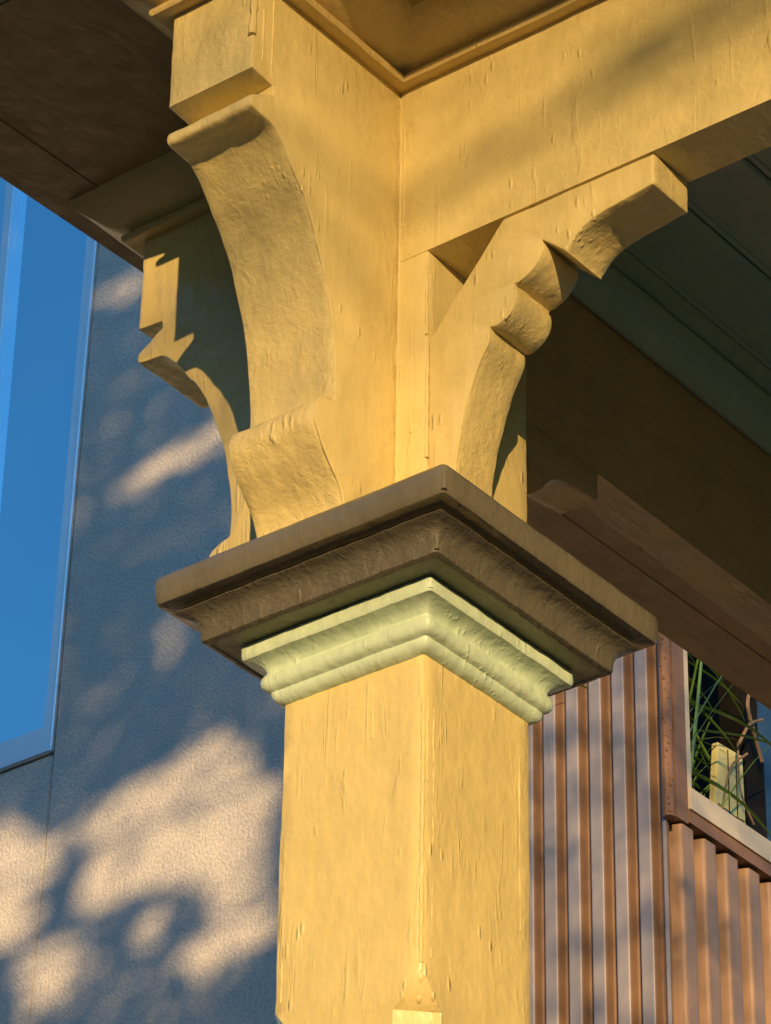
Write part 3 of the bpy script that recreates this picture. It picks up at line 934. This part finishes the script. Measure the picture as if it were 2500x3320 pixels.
def density(u, v):
    if gap(u, v):
        return 0.05
    if u < 0.2:
        return (0.8 + 0.2 * min(1.0, max(0.0, (v - 3.7) * 3))) if v > 2.55 else 0.0
    if u < 0.61:                       # over the shaded corrugated sheet: thin crown
        return 0.18 + 0.08 * noise.noise(Vector((u * 5, v * 5, 0)))
    return 0.15 + 0.09 * noise.noise(Vector((u * 6, v * 6, 4)))
rl = random.Random(21)
vs, fs = [], []
def leaf(c, s):
    a = Vector((rl.uniform(-1, 1), rl.uniform(-1, 1), rl.uniform(-1, 1))).normalized()
    n = (SUN_DIR + Vector((rl.uniform(-0.9, 0.9), rl.uniform(-0.9, 0.9), rl.uniform(-0.9, 0.9)))).normalized()
    x = (a - n * a.dot(n)).normalized(); yv = n.cross(x)
    k = len(vs)
    vs.extend([c - x * s, c - yv * s * 0.5 + n * s * 0.1, c + x * s, c + yv * s * 0.5 + n * s * 0.1])
    fs.append((k, k + 1, k + 2, k + 3))
N = 0
while N < 115000:
    u = rl.uniform(-1.5, 1.3); v = rl.uniform(2.35, 6.4)
    if rl.random() < density(u, v):
        # the crown is about two metres deep
        w = rl.gauss(0, 0.55)
        if (u / 2.4) ** 2 + ((v - 4.7) / 2.7) ** 2 < 1.05 + 0.2 * noise.noise(Vector((u * 2, v * 2, 1))):
            leaf(sunplane(u, v + 0.0, w), rl.uniform(0.016, 0.029))
    N += 1
# thin hanging outer sprays, farther off: a soft veil over the upper part of the post
for i in range(11500):
    u = rl.uniform(-0.9, 0.9); v = rl.uniform(0.62, 2.4)
    k = min(1.0, max(0.0, (v - 0.62) / 0.38))
    if rl.random() < k * (0.85 + 0.4 * noise.noise(Vector((u * 5, v * 9, 3)))):
        leaf(sunplane(u, v, rl.uniform(4.5, 8.0)), rl.uniform(0.010, 0.019))
me = bpy.data.meshes.new('crown')
me.from_pydata([tuple(p - tree.location) for p in vs], [], fs)
me.materials.append(M['leaf'])
crown_o = bpy.data.objects.new('crown', me)
COL.objects.link(crown_o)
crown_o.parent = tree
crown_o['kind'] = 'stuff'

# ------------------------------------------------------------------ unseen houses added behind the viewer to block the low sky
def sky_block_house(az, dist, w, h, label):
    c = Vector((math.cos(az), math.sin(az), 0)) * dist
    t = thing('house', label, 'house', (c.x, c.y, GZ), 'unseen houses added to block the low sky')
    d = Vector((-math.sin(az), math.cos(az), 0)); q = Vector((math.cos(az), math.sin(az), 0))
    def pr(outline, lo, hi, mat, name):
        return obj(name, prism(outline, lambda a, b, e: c + d * a + q * e + Vector((0, 0, GZ + b)), lo, hi, 0.01, 5, 0, 1), mat, t)
    pr([(-w, 0), (w, 0), (w, h), (-w, h)], 0, 7, M['siding2'], 'wall')
    pr([(-w - 0.4, h + 0.01), (w + 0.4, h + 0.01), (0, h + w * 0.55)], -0.4, 7.4, M['roof'], 'roof')
    for k in (-0.55, 0.0, 0.55):
        for zz in (1.0, 3.8):
            if zz + 1.5 < h:
                pr([(k * w - 0.5, zz), (k * w + 0.5, zz), (k * w + 0.5, zz + 1.5), (k * w - 0.5, zz + 1.5)], -0.05, -0.005, M['dark'], 'window')
    return t
M['siding2'] = simple('grey_brown_added_house_siding', (0.20, 0.17, 0.14), 0.7, 0.1, 3)
sky_block_house(R(8), 13, 4.0, 9.0, 'added sky-blocking gabled house, out of view to the right of the sun gap')
sky_block_house(R(72), 13, 4.0, 8.0, 'added sky-blocking gabled house, out of view to the left of the sun gap')
sky_block_house(R(-28), 13, 3.9, 9.5, 'taller added sky-blocking gabled house, out of view')
sky_block_house(R(-66), 13, 4.2, 9.5, 'last added sky-blocking gabled house, out of view')
